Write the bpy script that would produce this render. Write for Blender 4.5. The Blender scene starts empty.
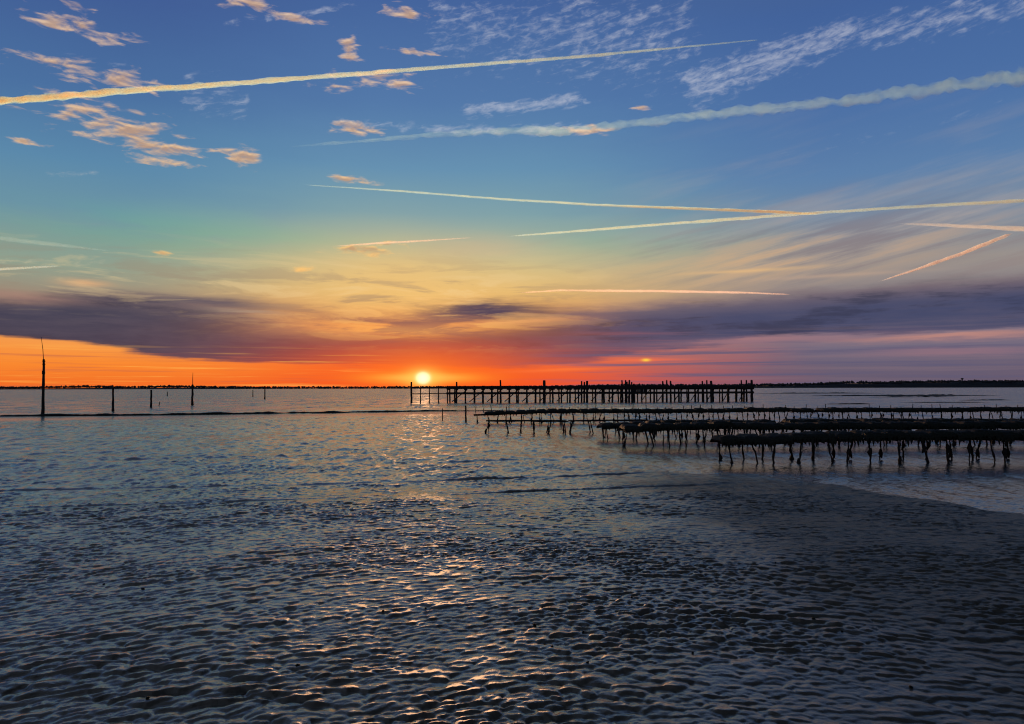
import bpy, bmesh, math, random
import numpy as np
from mathutils import Vector, Matrix

random.seed(7)
C = bpy.context.scene.collection
W, H, F = 1024, 724, 773.0
HZ = 388.0                      # horizon row of the photograph
CAM_H = 1.60
PITCH = math.atan((HZ - H / 2) / F)
ROLL = -0.0020                 # the photograph leans a touch
R = math.radians

# ------------------------------------------------------------------ survey helpers
def ray(px, py):
    """world direction of a sight line taken from the survey photograph"""
    cx, cz = (px - W / 2) / F, -(py - H / 2) / F
    cx, cz = cx * math.cos(ROLL) - cz * math.sin(ROLL), cx * math.sin(ROLL) + cz * math.cos(ROLL)
    y = math.cos(PITCH) - cz * math.sin(PITCH)
    z = math.sin(PITCH) + cz * math.cos(PITCH)
    return Vector((cx, y, z))
def azel(px, py):
    d = ray(px, py)
    return math.degrees(math.atan2(d.x, d.y)), math.degrees(math.atan2(d.z, math.hypot(d.x, d.y)))
def gx(px, dist):
    return (px - W / 2) / F * dist
def s2l(c):
    c = c / 255.0
    return c / 12.92 if c <= 0.04045 else ((c + 0.055) / 1.055) ** 2.4
def rgb(r, g, b):
    return (s2l(r), s2l(g), s2l(b), 1.0)

SUN_AZ, SUN_EL = azel(423, 378)

# ------------------------------------------------------------------ numpy noise
def _hash(ix, iy, seed):
    n = (ix.astype(np.int64) * 374761393 + iy.astype(np.int64) * 668265263 + seed * 1274126177) & 0xffffffff
    n = ((n ^ (n >> 13)) * 1274126177) & 0xffffffff
    n = n ^ (n >> 16)
    return (n & 0xffff) / 65535.0
def vnoise(x, y, seed=0):
    x0 = np.floor(x); y0 = np.floor(y)
    fx = x - x0; fy = y - y0
    fx = fx * fx * fx * (fx * (fx * 6 - 15) + 10); fy = fy * fy * fy * (fy * (fy * 6 - 15) + 10)
    ix = x0.astype(np.int64); iy = y0.astype(np.int64)
    a = _hash(ix, iy, seed); b = _hash(ix + 1, iy, seed)
    c = _hash(ix, iy + 1, seed); d = _hash(ix + 1, iy + 1, seed)
    return ((a + (b - a) * fx) * (1 - fy) + (c + (d - c) * fx) * fy) * 2 - 1
def rnoise(x, y, seed=0, a=0.6):            # value noise on a turned grid, hides the lattice
    c, s = math.cos(a), math.sin(a)
    return vnoise(x * c - y * s, x * s + y * c, seed)
def fbm(x, y, seed=0, octv=4):
    t = 0; amp = 1.0; n = 0
    for i in range(octv):
        t = t + amp * rnoise(x * 2 ** i, y * 2 ** i, seed + i * 17, 0.6 + i)
        n += amp; amp *= 0.5
    return t / n
def sstep(a, b, x):
    t = np.clip((x - a) / (b - a), 0, 1)
    return t * t * (3 - 2 * t)

# ------------------------------------------------------------------ node expression helper
class NT:
    def __init__(s, nt): s.nt = nt
    def node(s, typ, **kw):
        n = s.nt.nodes.new(typ)
        for k, v in kw.items(): setattr(n, k, v)
        return n
    def math(s, op, *a, clamp=False):
        n = s.node('ShaderNodeMath', operation=op); n.use_clamp = clamp
        for i, v in enumerate(a): s.put(n.inputs[i], v)
        return X(s, n.outputs[0])
    def put(s, sock, v):
        if isinstance(v, X): s.nt.links.new(v.o, sock)
        elif hasattr(v, 'is_output'): s.nt.links.new(v, sock)
        else: sock.default_value = v
    def comb(s, x, y, z):
        n = s.node('ShaderNodeCombineXYZ')
        for i, v in enumerate((x, y, z)): s.put(n.inputs[i], v)
        return X(s, n.outputs[0])
    def sep(s, v):
        n = s.node('ShaderNodeSeparateXYZ'); s.put(n.inputs[0], v)
        return [X(s, o) for o in n.outputs]
    def noise(s, vec, scale=1.0, detail=4.0, rough=0.5, dist=0.0):
        n = s.node('ShaderNodeTexNoise'); s.put(n.inputs['Vector'], vec)
        n.inputs['Scale'].default_value = scale; n.inputs['Detail'].default_value = detail
        n.inputs['Roughness'].default_value = rough; n.inputs['Distortion'].default_value = dist
        return X(s, n.outputs['Fac'])
    def ramp(s, fac, stops, interp='EASE'):
        n = s.node('ShaderNodeValToRGB'); n.color_ramp.interpolation = interp
        e = n.color_ramp.elements
        while len(e) > 1: e.remove(e[-1])
        e[0].position = stops[0][0]; e[0].color = stops[0][1]
        for p, c in stops[1:]:
            k = e.new(p); k.color = c
        s.put(n.inputs[0], fac)
        return X(s, n.outputs[0])
    def mix(s, fac, a, b, blend='MIX'):
        n = s.node('ShaderNodeMix', data_type='RGBA', blend_type=blend)
        s.put(n.inputs[0], fac); s.put(n.inputs[6], a); s.put(n.inputs[7], b)
        return X(s, n.outputs[2])
    def curve(s, x, pts, lo, hi):
        """piecewise function y(x); pts in real units"""
        x0, x1 = pts[0][0], pts[-1][0]
        n = s.node('ShaderNodeFloatCurve')
        cm = n.mapping; c = cm.curves[0]
        q = [((p[0] - x0) / (x1 - x0), (p[1] - lo) / (hi - lo)) for p in pts]
        c.points[0].location = q[0]; c.points[1].location = q[-1]
        for p in q[1:-1]: c.points.new(*p)
        cm.update()
        s.put(n.inputs['Value'], s.math('DIVIDE', s.math('SUBTRACT', x, x0), x1 - x0, clamp=True))
        return X(s, n.outputs[0]) * (hi - lo) + lo
    def smooth(s, x, a, b):
        n = s.node('ShaderNodeMapRange', interpolation_type='SMOOTHSTEP')
        s.put(n.inputs[0], x); s.put(n.inputs[1], a); s.put(n.inputs[2], b)
        n.inputs[3].default_value = 0; n.inputs[4].default_value = 1
        return X(s, n.outputs[0])
    def gauss(s, x):                                   # exp(-x)
        return s.math('EXPONENT', x * -1.0)
class X:
    def __init__(s, b, o): s.b = b; s.o = o
    def __add__(s, v): return s.b.math('ADD', s, v)
    def __sub__(s, v): return s.b.math('SUBTRACT', s, v)
    def __rsub__(s, v): return s.b.math('SUBTRACT', v, s)
    def __mul__(s, v): return s.b.math('MULTIPLY', s, v)
    def __truediv__(s, v): return s.b.math('DIVIDE', s, v)
    __radd__ = __add__; __rmul__ = __mul__

# ------------------------------------------------------------------ world sky
def build_world():
    w = bpy.data.worlds.new("World"); bpy.context.scene.world = w
    w.use_nodes = True
    w.node_tree.nodes.clear()
    b = NT(w.node_tree)
    tc = b.node('ShaderNodeTexCoord')
    x, y, z = b.sep(tc.outputs['Generated'])
    az = b.math('ARCTAN2', x, y) * (180 / math.pi)
    hor = b.math('SQRT', x * x + y * y)
    el = b.math('ARCTAN2', z, hor) * (180 / math.pi)

    n_slow = b.noise(b.comb(az * 0.05, el * 0.16, 3.1), 1.0, 3.0, 0.55) - 0.5
    n_mid = b.noise(b.comb(az * 0.11, el * 0.5, 7.7), 1.0, 6.0, 0.6) - 0.5
    n_fine = b.noise(b.comb(az * 0.22, el * 2.2, 1.3), 1.0, 7.0, 0.62) - 0.5
    n_band = b.noise(b.comb(az * 0.06, el * 1.9, 11.0), 1.0, 5.0, 0.6) - 0.5
    elw = el + n_slow * 1.6

    def E(yy, xx=512): return azel(xx, yy)[1]
    def rmp(cols, xx):
        st = [(max(0.0, E(yy, xx) / 90.0), rgb(*c)) for yy, c in cols]
        st.append((0.42, rgb(76, 86, 104))); st.append((1.0, rgb(62, 68, 80)))
        st.sort(key=lambda t: t[0])
        return b.ramp(elw * (1 / 90.0), st, 'LINEAR')
    left = rmp([(386, (238, 108, 38)), (366, (246, 136, 48)), (345, (240, 152, 74)), (315, (176, 132, 104)),
                (292, (150, 140, 122)), (268, (142, 156, 138)), (245, (126, 154, 146)), (215, (104, 144, 162)),
                (170, (88, 134, 168)), (100, (72, 110, 158)), (0, (62, 90, 146))], 150)
    mid = rmp([(386, (236, 78, 34)), (366, (238, 98, 42)), (345, (226, 110, 56)), (315, (222, 150, 84)),
               (292, (224, 182, 112)), (268, (204, 186, 134)), (245, (160, 176, 150)), (215, (122, 158, 166)),
               (170, (98, 142, 174)), (100, (80, 118, 166)), (0, (66, 98, 154))], 430)
    right = rmp([(386, (98, 86, 106)), (366, (104, 94, 114)), (345, (112, 104, 124)), (315, (120, 112, 128)),
                 (292, (134, 126, 130)), (268, (148, 140, 136)), (245, (132, 138, 146)), (215, (108, 134, 160)),
                 (170, (90, 126, 168)), (100, (74, 110, 162)), (0, (64, 96, 152))], 880)
    AZ = lambda xx: azel(xx, 300)[0]
    col = b.mix(b.smooth(az + n_mid * 6, AZ(90), AZ(400)), left, mid)
    col = b.mix(b.smooth(az + n_mid * 8, AZ(500), AZ(840)), col, right)
    # sun-facing glow high above the cloud bank
    da = az - AZ(400); de = el - E(285)
    g = b.gauss(da * da * (1 / 65.0) + de * de * (1 / 9.0))
    col = b.mix(g * 0.6, col, rgb(240, 192, 116))
    # greenish veil
    dg = el - (E(243) + n_slow * 3)
    gm = b.gauss(dg * dg * (1 / 2.2)) * b.smooth(n_mid + 0.5, 0.32, 0.62)
    gm = gm * (b.gauss((az - AZ(190)) * (az - AZ(190)) * (1 / 90.0)) + b.gauss((az - AZ(670)) * (az - AZ(670)) * (1 / 45.0)) * 0.8)
    col = b.mix(gm * 0.3, col, rgb(108, 178, 138))

    # slanting cirrus veil, right-hand side
    rot = R(11)
    u = az * math.cos(rot) + el * math.sin(rot); v = el * math.cos(rot) - az * math.sin(rot)
    ns = b.noise(b.comb(u * 0.05, v * 0.42, 5.0), 1.0, 6.0, 0.55)
    nv = b.noise(b.comb(u * 0.09, v * 1.1, 9.0), 1.0, 6.0, 0.6)
    veil = b.smooth(ns, 0.44, 0.68) * b.smooth(az, AZ(560), AZ(760)) * b.smooth(el, E(300), E(262)) * b.smooth(el, E(110), E(200))
    col = b.mix(veil * 0.38, col, rgb(168, 160, 158))
    gold = b.smooth(nv, 0.36, 0.70) * b.gauss((az - AZ(800)) * (az - AZ(800)) * (1 / 130.0)) * b.gauss((el - (E(262) + (az - AZ(800)) * 0.12)) * (el - (E(262) + (az - AZ(800)) * 0.12)) * (1 / 3.2))
    col = b.mix(gold * 0.6, col, rgb(226, 176, 124))
    brown = b.smooth(1.0 - nv, 0.46, 0.64) * b.gauss((az - AZ(860)) * (az - AZ(860)) * (1 / 200.0)) * b.gauss((el - E(258)) * (el - E(258)) * (1 / 7.0))
    col = b.mix(brown * 0.55, col, rgb(138, 116, 116))

    # the long grey-violet cloud bank
    top = b.curve(az, [(-180, E(285)), (AZ(-250), E(290)), (AZ(0), E(296, 0)), (AZ(90), E(291, 90)), (AZ(190), E(303, 190)), (AZ(300), E(321, 300)),
                       (AZ(400), E(331, 400)), (AZ(470), E(324, 470)), (AZ(540), E(312)), (AZ(650), E(303, 650)),
                       (AZ(800), E(293, 800)), (AZ(940), E(283, 940)), (AZ(1024), E(277, 1024)), (AZ(1300), E(270)), (180, E(285))], 0, 14)
    bot = b.curve(az, [(-180, E(350)), (AZ(-250), E(340)), (AZ(0), E(338, 0)), (AZ(100), E(346, 100)), (AZ(200), E(360, 200)), (AZ(300), E(366, 300)),
                       (AZ(400), E(366, 400)), (AZ(520), E(366)), (AZ(650), E(350, 650)), (AZ(800), E(338, 800)),
                       (AZ(1024), E(326, 1024)), (AZ(1300), E(330)), (180, E(350))], 0, 14)
    e1 = el + n_mid * 1.5 + n_fine * 0.8
    band = b.smooth(top + 0.35 - e1, -0.25, 0.9) * b.smooth(el + n_band * 1.5 + n_mid * 1.3 + n_fine * 0.6 - bot, -0.12, 0.32)
    bt = (el - bot) / (top - bot)
    bcol = b.mix(b.smooth(az, AZ(180), AZ(400)), rgb(50, 56, 80), rgb(100, 64, 76))
    bcol = b.mix(b.smooth(az, AZ(470), AZ(660)), bcol, rgb(62, 69, 102))
    bcol = b.mix(b.smooth(bt, 0.55, 1.15) * 0.55, bcol, rgb(150, 124, 116))
    bcol = b.mix(b.smooth(n_fine + n_mid, -0.25, 0.35) * 0.18, bcol, rgb(120, 106, 118))
    bcol = b.mix(b.smooth(n_fine * 0.9 - n_mid, -0.02, 0.2) * 0.6, bcol, rgb(38, 44, 70))
    rs = b.gauss((az - SUN_AZ) * (az - SUN_AZ) * (1 / 110.0)) * (1.0 - b.smooth(el, 0.6, 5.0))
    bcol = b.mix(rs * 0.95, bcol, rgb(222, 84, 44))
    col = b.mix(band * 0.97, col, bcol)
    # second layer: low streaks, right pink/grey and left thin bars
    low = b.noise(b.comb(az * 0.055, el * 2.6, 21.0), 1.0, 6.0, 0.62)
    lowm = b.smooth(low, 0.48, 0.64) * (1.0 - b.smooth(el, E(352), E(335))) * b.smooth(az, AZ(480), AZ(640))
    col = b.mix(lowm * 0.8, col, rgb(92, 88, 116))
    lowp = b.smooth(1.0 - low, 0.5, 0.66) * (1.0 - b.smooth(el, E(345), E(322))) * b.smooth(az, AZ(520), AZ(640))
    pk = b.mix(b.smooth(az, AZ(540), AZ(770)), rgb(206, 92, 74), rgb(128, 108, 120))
    col = b.mix(lowp * 0.38, col, pk)
    lowl = b.smooth(low, 0.53, 0.66) * (1.0 - b.smooth(el, E(362), E(344))) * (1.0 - b.smooth(az, AZ(250), AZ(420)))
    col = b.mix(lowl * 0.55, col, rgb(188, 98, 70))
    hil = b.smooth(1.0 - low, 0.53, 0.66) * (1.0 - b.smooth(el, E(362), E(344))) * (1.0 - b.smooth(az, AZ(330), AZ(420)))
    col = b.mix(hil * 0.6, col, rgb(255, 186, 84))
    # salmon streak, right
    def streak(px, py, wx, wy, slope, colr, amt, nz=0.8):
        nonlocal col
        a0, e0 = azel(px, py)
        dx = az - a0; dy = el - e0 - dx * slope + n_fine * nz
        m = b.gauss(dx * dx * (1 / wx ** 2) + dy * dy * (1 / wy ** 2))
        col = b.mix(m * amt, col, rgb(*colr))
    streak(950, 336, 7.0, 0.26, 0.012, (196, 138, 124), 0.75)
    streak(760, 340, 7.0, 0.25, 0.03, (160, 116, 124), 0.6)
    streak(955, 352, 5.0, 0.22, 0.0, (150, 112, 124), 0.6)
    # dark lens of cloud above the sun with its lit underside
    streak(405, 326, 8.5, 0.80, 0.02, (246, 158, 80), 0.9)
    streak(350, 317, 5.0, 0.40, -0.02, (176, 122, 92), 0.7)
    streak(410, 330, 4.5, 0.22, 0.02, (255, 180, 92), 0.8, 1.2)
    streak(520, 322, 4.0, 0.18, 0.05, (226, 150, 100), 0.6)
    streak(370, 321, 3.5, 0.16, -0.03, (150, 96, 84), 0.8)
    streak(486, 311, 3.7, 0.62, 0.04, (68, 60, 84), 1.0, 1.4)
    streak(445, 316, 3.0, 0.30, 0.05, (130, 92, 90), 0.7)
    streak(215, 303, 4.6, 0.35, -0.05, (74, 72, 94), 0.8)
    streak(245, 312, 2.2, 0.14, -0.02, (170, 148, 128), 0.6)
    streak(640, 360, 3.0, 0.13, 0.0, (236, 110, 72), 0.8, 0.25)
    streak(646, 360, 0.28, 0.10, 0.0, (255, 214, 70), 0.9, 0.0)
    streak(560, 370, 3.5, 0.12, 0.03, (250, 120, 60), 0.7, 0.25)
    streak(742, 271, 4.0, 0.13, 0.01, (222, 180, 128), 0.75, 0.2)
    streak(830, 276, 5.0, 0.13, 0.0, (190, 160, 138), 0.5, 0.2)
    streak(20, 296, 3.0, 0.35, -0.05, (168, 130, 116), 0.6)
    streak(85, 283, 1.4, 0.25, -0.02, (226, 172, 122), 0.7)
    streak(480, 248, 5.0, 0.8, 0.0, (214, 176, 140), 0.35)

    # ragged lit and shaded cloud above the sun
    nq = b.noise(b.comb(az * 0.13, el * 0.95, 33.0), 1.0, 9.0, 0.62, 0.5)
    reg = b.gauss((az - AZ(430)) * (az - AZ(430)) * (1 / 80.0) + (el - E(320)) * (el - E(320)) * (1 / 2.6))
    col = b.mix(b.smooth(nq, 0.50, 0.60) * reg * 0.75, col, rgb(128, 84, 84))
    col = b.mix(b.smooth(1.0 - nq, 0.50, 0.60) * reg * 0.6, col, rgb(255, 186, 98))
    streak(486, 311, 3.6, 0.50, 0.04, (70, 62, 86), 0.95, 1.6)
    reg2 = b.gauss((el - E(288)) * (el - E(288)) * (1 / 3.5)) * (1.0 - b.smooth(az, AZ(450), AZ(700)))
    col = b.mix(b.smooth(nq + n_fine * 0.4, 0.50, 0.64) * reg2 * 0.4, col, rgb(150, 130, 112))
    col = b.mix(b.smooth(1.0 - nq, 0.52, 0.64) * reg2 * 0.35, col, rgb(236, 206, 150))
    # small lit altocumulus flecks
    nc = b.noise(b.comb(az * 0.55, el * 1.9, 2.0), 1.0, 7.0, 0.54, 0.35)
    nc2 = b.noise(b.comb(az * 0.55, (el + 0.16) * 1.9, 2.0), 1.0, 7.0, 0.54, 0.35)
    cl = None
    for px, py, wx, wy in [(118, 128, 62, 15), (160, 150, 40, 15), (240, 155, 34, 9), (78, 28, 44, 9), (104, 76, 60, 10), (60, 92, 40, 4), (80, 8, 18, 4),
                           (350, 52, 11, 17), (385, 80, 48, 9), (330, 88, 20, 5), (404, 13, 26, 7), (356, 129, 30, 8), (352, 180, 30, 5),
                           (364, 251, 44, 6), (300, 266, 18, 5), (157, 252, 12, 3), (20, 140, 22, 3), (250, 4, 24, 10), (415, 52, 30, 4),
                           (90, 108, 30, 6), (290, 17, 34, 5), (395, 245, 22, 4), (640, 108, 12, 3), (590, 130, 30, 5)]:
        a0, e0 = azel(px, py)
        k = 180 / math.pi / F * 1.25
        dx = (az - a0) * (1 / (wx * k)); dy = (el - e0 + 0.05 * (az - a0)) * (1 / (wy * k))
        m = b.gauss(dx * dx + dy * dy)
        cl = m if cl is None else b.math('MAXIMUM', cl, m)
    dens = b.smooth(nc + cl * 0.42 - 0.42, 0.33, 0.60)
    dens2 = b.smooth(nc2 + cl * 0.42 - 0.42, 0.36, 0.60)
    warm = b.mix(b.smooth(el, E(300), E(60)), rgb(255, 196, 112), rgb(240, 202, 162))
    ccol = b.mix(dens2 * 0.7, warm, rgb(158, 122, 106))
    col = b.mix(dens * 0.82, col, ccol)

    # pale high wisps and the old, spread-out trails
    nw = b.noise(b.comb(u * 0.45, v * 2.2, 4.0), 1.0, 8.0, 0.62, 0.5)
    nr = b.noise(b.comb((az - el * 0.6) * 1.3, el * 2.4, 14.0), 1.0, 6.0, 0.6, 0.5)
    wm = None
    def add(m):
        nonlocal wm
        wm = m if wm is None else b.math('MAXIMUM', wm, m)
    def wseg(x0, y0, x1, y1, w0, w1, amt):
        a0, e0 = azel(x0, y0); a1, e1_ = azel(x1, y1)
        L = math.hypot(a1 - a0, e1_ - e0); ux, uy = (a1 - a0) / L, (e1_ - e0) / L
        t = ((az - a0) * ux + (el - e0) * uy) / L
        d = (az - a0) * (-uy) + (el - e0) * ux
        wd = (t * (w1 - w0) + w0) * (180 / math.pi / F)
        wd = b.math('MAXIMUM', wd, 0.05)
        q = d / wd
        add(b.gauss(q * q) * b.smooth(t, -0.08, 0.08) * (1.0 - b.smooth(t, 0.92, 1.08)) * amt)
    wseg(680, 90, 860, 28, 26, 16, 0.85); wseg(840, 38, 1060, -8, 18, 18, 0.7)
    wseg(560, -10, 700, 70, 12, 14, 0.55); wseg(690, 30, 706, 80, 7, 7, 0.5)
    wseg(220, 24, 360, 3, 4, 5, 0.6); wseg(460, 112, 590, 98, 9, 8, 0.9); wseg(390, 128, 590, 128, 6, 9, 0.7)
    wseg(420, 20, 700, 40, 46, 60, 0.62); wseg(180, 90, 250, 108, 26, 18, 0.6); wseg(50, 55, 130, 65, 8, 8, 0.4)
    wseg(40, 174, 100, 172, 3, 3, 0.6); wseg(730, 165, 1050, 90, 16, 30, 0.28); wseg(330, 122, 420, 128, 7, 5, 0.6)
    wseg(-40, 262, 110, 262, 5, 8, 0.5); wseg(70, 262, 140, 292, 9, 6, 0.3)
    wd_ = b.smooth(nw * 0.55 + nr * 0.45 + wm * 0.34 - 0.34, 0.30, 0.60) * b.math('MINIMUM', wm * 2.2, 1.0)
    col = b.mix(wd_ * 0.46, col, b.mix(b.smooth(el, E(280), E(120)), rgb(214, 198, 164), rgb(206, 208, 218)))

    # glow round the sun, and the disc itself
    dx = az - SUN_AZ; dy = el - SUN_EL
    r2 = dx * dx + dy * dy
    g1 = b.gauss(dx * dx * (1 / 70.0) + dy * dy * (1 / 4.5))
    col = b.mix(g1 * 0.55, col, rgb(248, 92, 30))
    yb = el - (SUN_EL + 0.02) + n_fine * 0.25
    g2 = b.gauss(dx * dx * (1 / 15.0) + yb * yb * (1 / 0.16))
    col = b.mix(g2 * 0.95, col, rgb(255, 170, 44))
    g2b = b.gauss(dx * dx * (1 / 5.0) + yb * yb * (1 / 0.07))
    col = b.mix(g2b * 0.9, col, rgb(255, 226, 110))
    g4 = b.gauss(dx * dx * (1 / 14.0) + dy * dy * (1 / 3.2))
    col = b.mix(g4 * 0.55, col, (1.0, 0.20, 0.02, 1))
    g3 = b.gauss(dx * dx * (1 / 1.3) + dy * dy * (1 / 0.45))
    col = b.mix(g3 * 0.95, col, (1.15, 0.62, 0.10, 1))
    disc = b.gauss(dx * dx * (1 / 0.12) + dy * dy * (1 / 0.085))
    col = b.mix(disc, col, (3.5, 3.1, 2.2, 1))

    # unseen dark sky added overhead and to the right, darkens the mud's reflections
    dim_top = b.smooth(el + n_mid * 8, 25.5, 38.0) * b.smooth(az + n_mid * 12, -10.0, 14.0)
    col = b.mix(dim_top * 0.92, col, rgb(24, 29, 38))
    dim_side = b.smooth(el + n_mid * 8, 4.0, 20.0) * b.smooth(az, 36.0, 48.0) * (1.0 - b.smooth(az, 120.0, 170.0))
    col = b.mix(dim_side * 0.85, col, rgb(30, 36, 48))
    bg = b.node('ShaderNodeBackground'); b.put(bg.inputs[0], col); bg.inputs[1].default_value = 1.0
    sky = b.node('ShaderNodeTexSky', sky_type='NISHITA'); sky.sun_disc = False
    sky.sun_elevation = R(SUN_EL); sky.sun_rotation = R(SUN_AZ); sky.altitude = 0; sky.dust_density = 1.5
    bg2 = b.node('ShaderNodeBackground'); b.put(bg2.inputs[0], sky.outputs[0]); bg2.inputs[1].default_value = 0.05
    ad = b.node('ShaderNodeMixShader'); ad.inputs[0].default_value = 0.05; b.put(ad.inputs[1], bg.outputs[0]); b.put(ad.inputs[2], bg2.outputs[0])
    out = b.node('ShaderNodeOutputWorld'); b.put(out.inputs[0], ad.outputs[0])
    w.cycles.sampling_method = 'MANUAL'; w.cycles.sample_map_resolution = 1024

# ------------------------------------------------------------------ materials
def new_mat(name):
    m = bpy.data.materials.new(name); m.use_nodes = True
    m.node_tree.nodes.clear()
    return m, NT(m.node_tree)
def finish(m, b, color, rough, height=None, dist=0.01, strength=1.0, ior=1.45, spec=0.5, coat=0.0, tint=None):
    p = b.node('ShaderNodeBsdfPrincipled')
    b.put(p.inputs['Base Color'], color); b.put(p.inputs['Roughness'], rough)
    p.inputs['IOR'].default_value = ior; p.inputs['Specular IOR Level'].default_value = spec
    b.put(p.inputs['Coat Weight'], coat); p.inputs['Coat Roughness'].default_value = 0.17
    if tint: p.inputs['Specular Tint'].default_value = tint
    if height is not None:
        bp = b.node('ShaderNodeBump'); b.put(bp.inputs['Height'], height)
        bp.inputs['Distance'].default_value = dist; bp.inputs['Strength'].default_value = strength
        b.put(p.inputs['Normal'], bp.outputs[0])
    o = b.node('ShaderNodeOutputMaterial'); b.put(o.inputs[0], p.outputs[0])
    return m
def objco(b):
    return b.node('ShaderNodeTexCoord').outputs['Object']

def mat_mud():
    m, b = new_mat('wet_mud')
    co = objco(b); x, y, z = b.sep(co)
    big = b.noise(co, 0.35, 4, 0.6); med = b.noise(co, 7.0, 5, 0.6); fine = b.noise(co, 90.0, 4, 0.6)
    colr = b.mix(b.smooth(big + med * 0.5, 0.45, 1.0), (0.052, 0.043, 0.031, 1), (0.088, 0.074, 0.054, 1))
    colr = b.mix(b.smooth(fine, 0.62, 0.75) * 0.4, colr, (0.05, 0.055, 0.05, 1))
    d = b.math('SQRT', x * x + y * y)
    far = b.smooth(d, 9.0, 24.0)
    nr = b.noise(b.comb(x * 5.0, y * 8.0, 0.0), 1.0, 4, 0.6)
    hgt = fine * 0.0018 + med * 0.006 + nr * far * 0.035 + b.noise(co, 28.0, 3, 0.55) * 0.006
    dry = b.smooth(x + (big - 0.5) * 3.0, 0.2, 3.2) * (1.0 - b.smooth(d, 13.0, 17.0))     # the higher, drained sand is less glossy
    rough = b.smooth(med + big * 0.6, 0.5, 1.1) * 0.18 + 0.26 + dry * 0.22
    return finish(m, b, colr, rough, hgt, dist=1.0, ior=1.5, spec=0.75, coat=0.85 - dry * 0.72, tint=(1.0, 0.86, 0.66, 1))
def mat_water():
    m, b = new_mat('sea_water')
    co = objco(b); x, y, z = b.sep(co)
    d = b.math('SQRT', x * x + y * y)
    far = b.smooth(d, 10.0, 45.0)
    def tilt(sx, sy, zz, det=3):
        n = b.node('ShaderNodeTexNoise'); b.put(n.inputs['Vector'], b.comb(x * sx, y * sy, zz))
        n.inputs['Scale'].default_value = 1.0; n.inputs['Detail'].default_value = det; n.inputs['Roughness'].default_value = 0.6
        r, g, _ = b.sep(n.outputs['Color'])
        return r - 0.5, g - 0.5
    a1, a2 = tilt(11.0, 17.0, 0.0); c1, c2 = tilt(2.6, 1.1, 4.0, 4); e1, e2 = tilt(0.35, 0.10, 8.0, 4); f1, f2 = tilt(5.5, 0.5, 12.0)
    nx = a1 * 0.40 + c1 * 0.20 + f1 * 0.14
    calm = b.smooth(e1, -0.12, 0.10)
    ny = (a2 * 0.40 + c2 * (far * 0.22 + 0.24) + f2 * far * 0.75 + e2 * far * 0.22) * (calm * 0.7 + 0.5) - (far * 0.045 + 0.02) * (calm * 0.8 + 0.4)
    v = b.comb(nx, ny, 1.0)
    nn = b.node('ShaderNodeVectorMath', operation='NORMALIZE'); b.put(nn.inputs[0], v)
    p = b.node('ShaderNodeBsdfPrincipled')
    p.inputs['Base Color'].default_value = (0.030, 0.033, 0.034, 1); p.inputs['Roughness'].default_value = 0.19; p.inputs['IOR'].default_value = 1.5
    b.put(p.inputs['Normal'], nn.outputs[0])
    o = b.node('ShaderNodeOutputMaterial'); b.put(o.inputs[0], p.outputs[0])
    return m
def mat_dark(name, c1, c2, rough=0.85, sc=30.0, h=0.01):
    m, b = new_mat(name)
    co = objco(b); n = b.noise(co, sc, 5, 0.65)
    return finish(m, b, b.mix(b.smooth(n, 0.35, 0.65), c1 + (1,), c2 + (1,)), rough, n, dist=h, spec=0.15)
def mat_contrail(name, dens, color=(0.25, 0.58, 1.0)):
    m = bpy.data.materials.new(name); m.use_nodes = True
    nt = m.node_tree; nt.nodes.clear(); b = NT(nt)
    v = b.node('ShaderNodeVolumeScatter'); v.inputs['Color'].default_value = color + (1,)
    v.inputs['Density'].default_value = dens; v.inputs['Anisotropy'].default_value = 0.55
    o = b.node('ShaderNodeOutputMaterial'); b.put(o.inputs['Volume'], v.outputs[0])
    return m

# ------------------------------------------------------------------ mesh helpers
def link(name, me, mat=None, parent=None):
    o = bpy.data.objects.new(name, me); C.objects.link(o)
    if mat is not None and me is not None: me.materials.append(mat)
    if parent is not None: o.parent = parent
    return o
def mesh_np(name, verts, quads, smooth=True):
    me = bpy.data.meshes.new(name)
    me.vertices.add(len(verts)); me.vertices.foreach_set('co', np.ascontiguousarray(verts, dtype=np.float32).ravel())
    n = len(quads)
    me.loops.add(n * 4); me.loops.foreach_set('vertex_index', np.ascontiguousarray(quads, dtype=np.int32).ravel())
    me.polygons.add(n)
    me.polygons.foreach_set('loop_start', np.arange(0, n * 4, 4, dtype=np.int32))
    me.polygons.foreach_set('loop_total', np.full(n, 4, dtype=np.int32))
    me.update(calc_edges=True); me.validate()
    if smooth: me.polygons.foreach_set('use_smooth', np.ones(n, dtype=bool))
    return me
def tag(o, label=None, cat=None, group=None, kind=None):
    if label: o['label'] = label
    if cat: o['category'] = cat
    if group: o['group'] = group
    if kind: o['kind'] = kind
    return o
def empty(name, loc=(0, 0, 0), rz=0):
    o = bpy.data.objects.new(name, None); C.objects.link(o)
    o.location = loc; o.rotation_euler = (0, 0, rz); o.empty_display_size = 0.2
    return o
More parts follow.
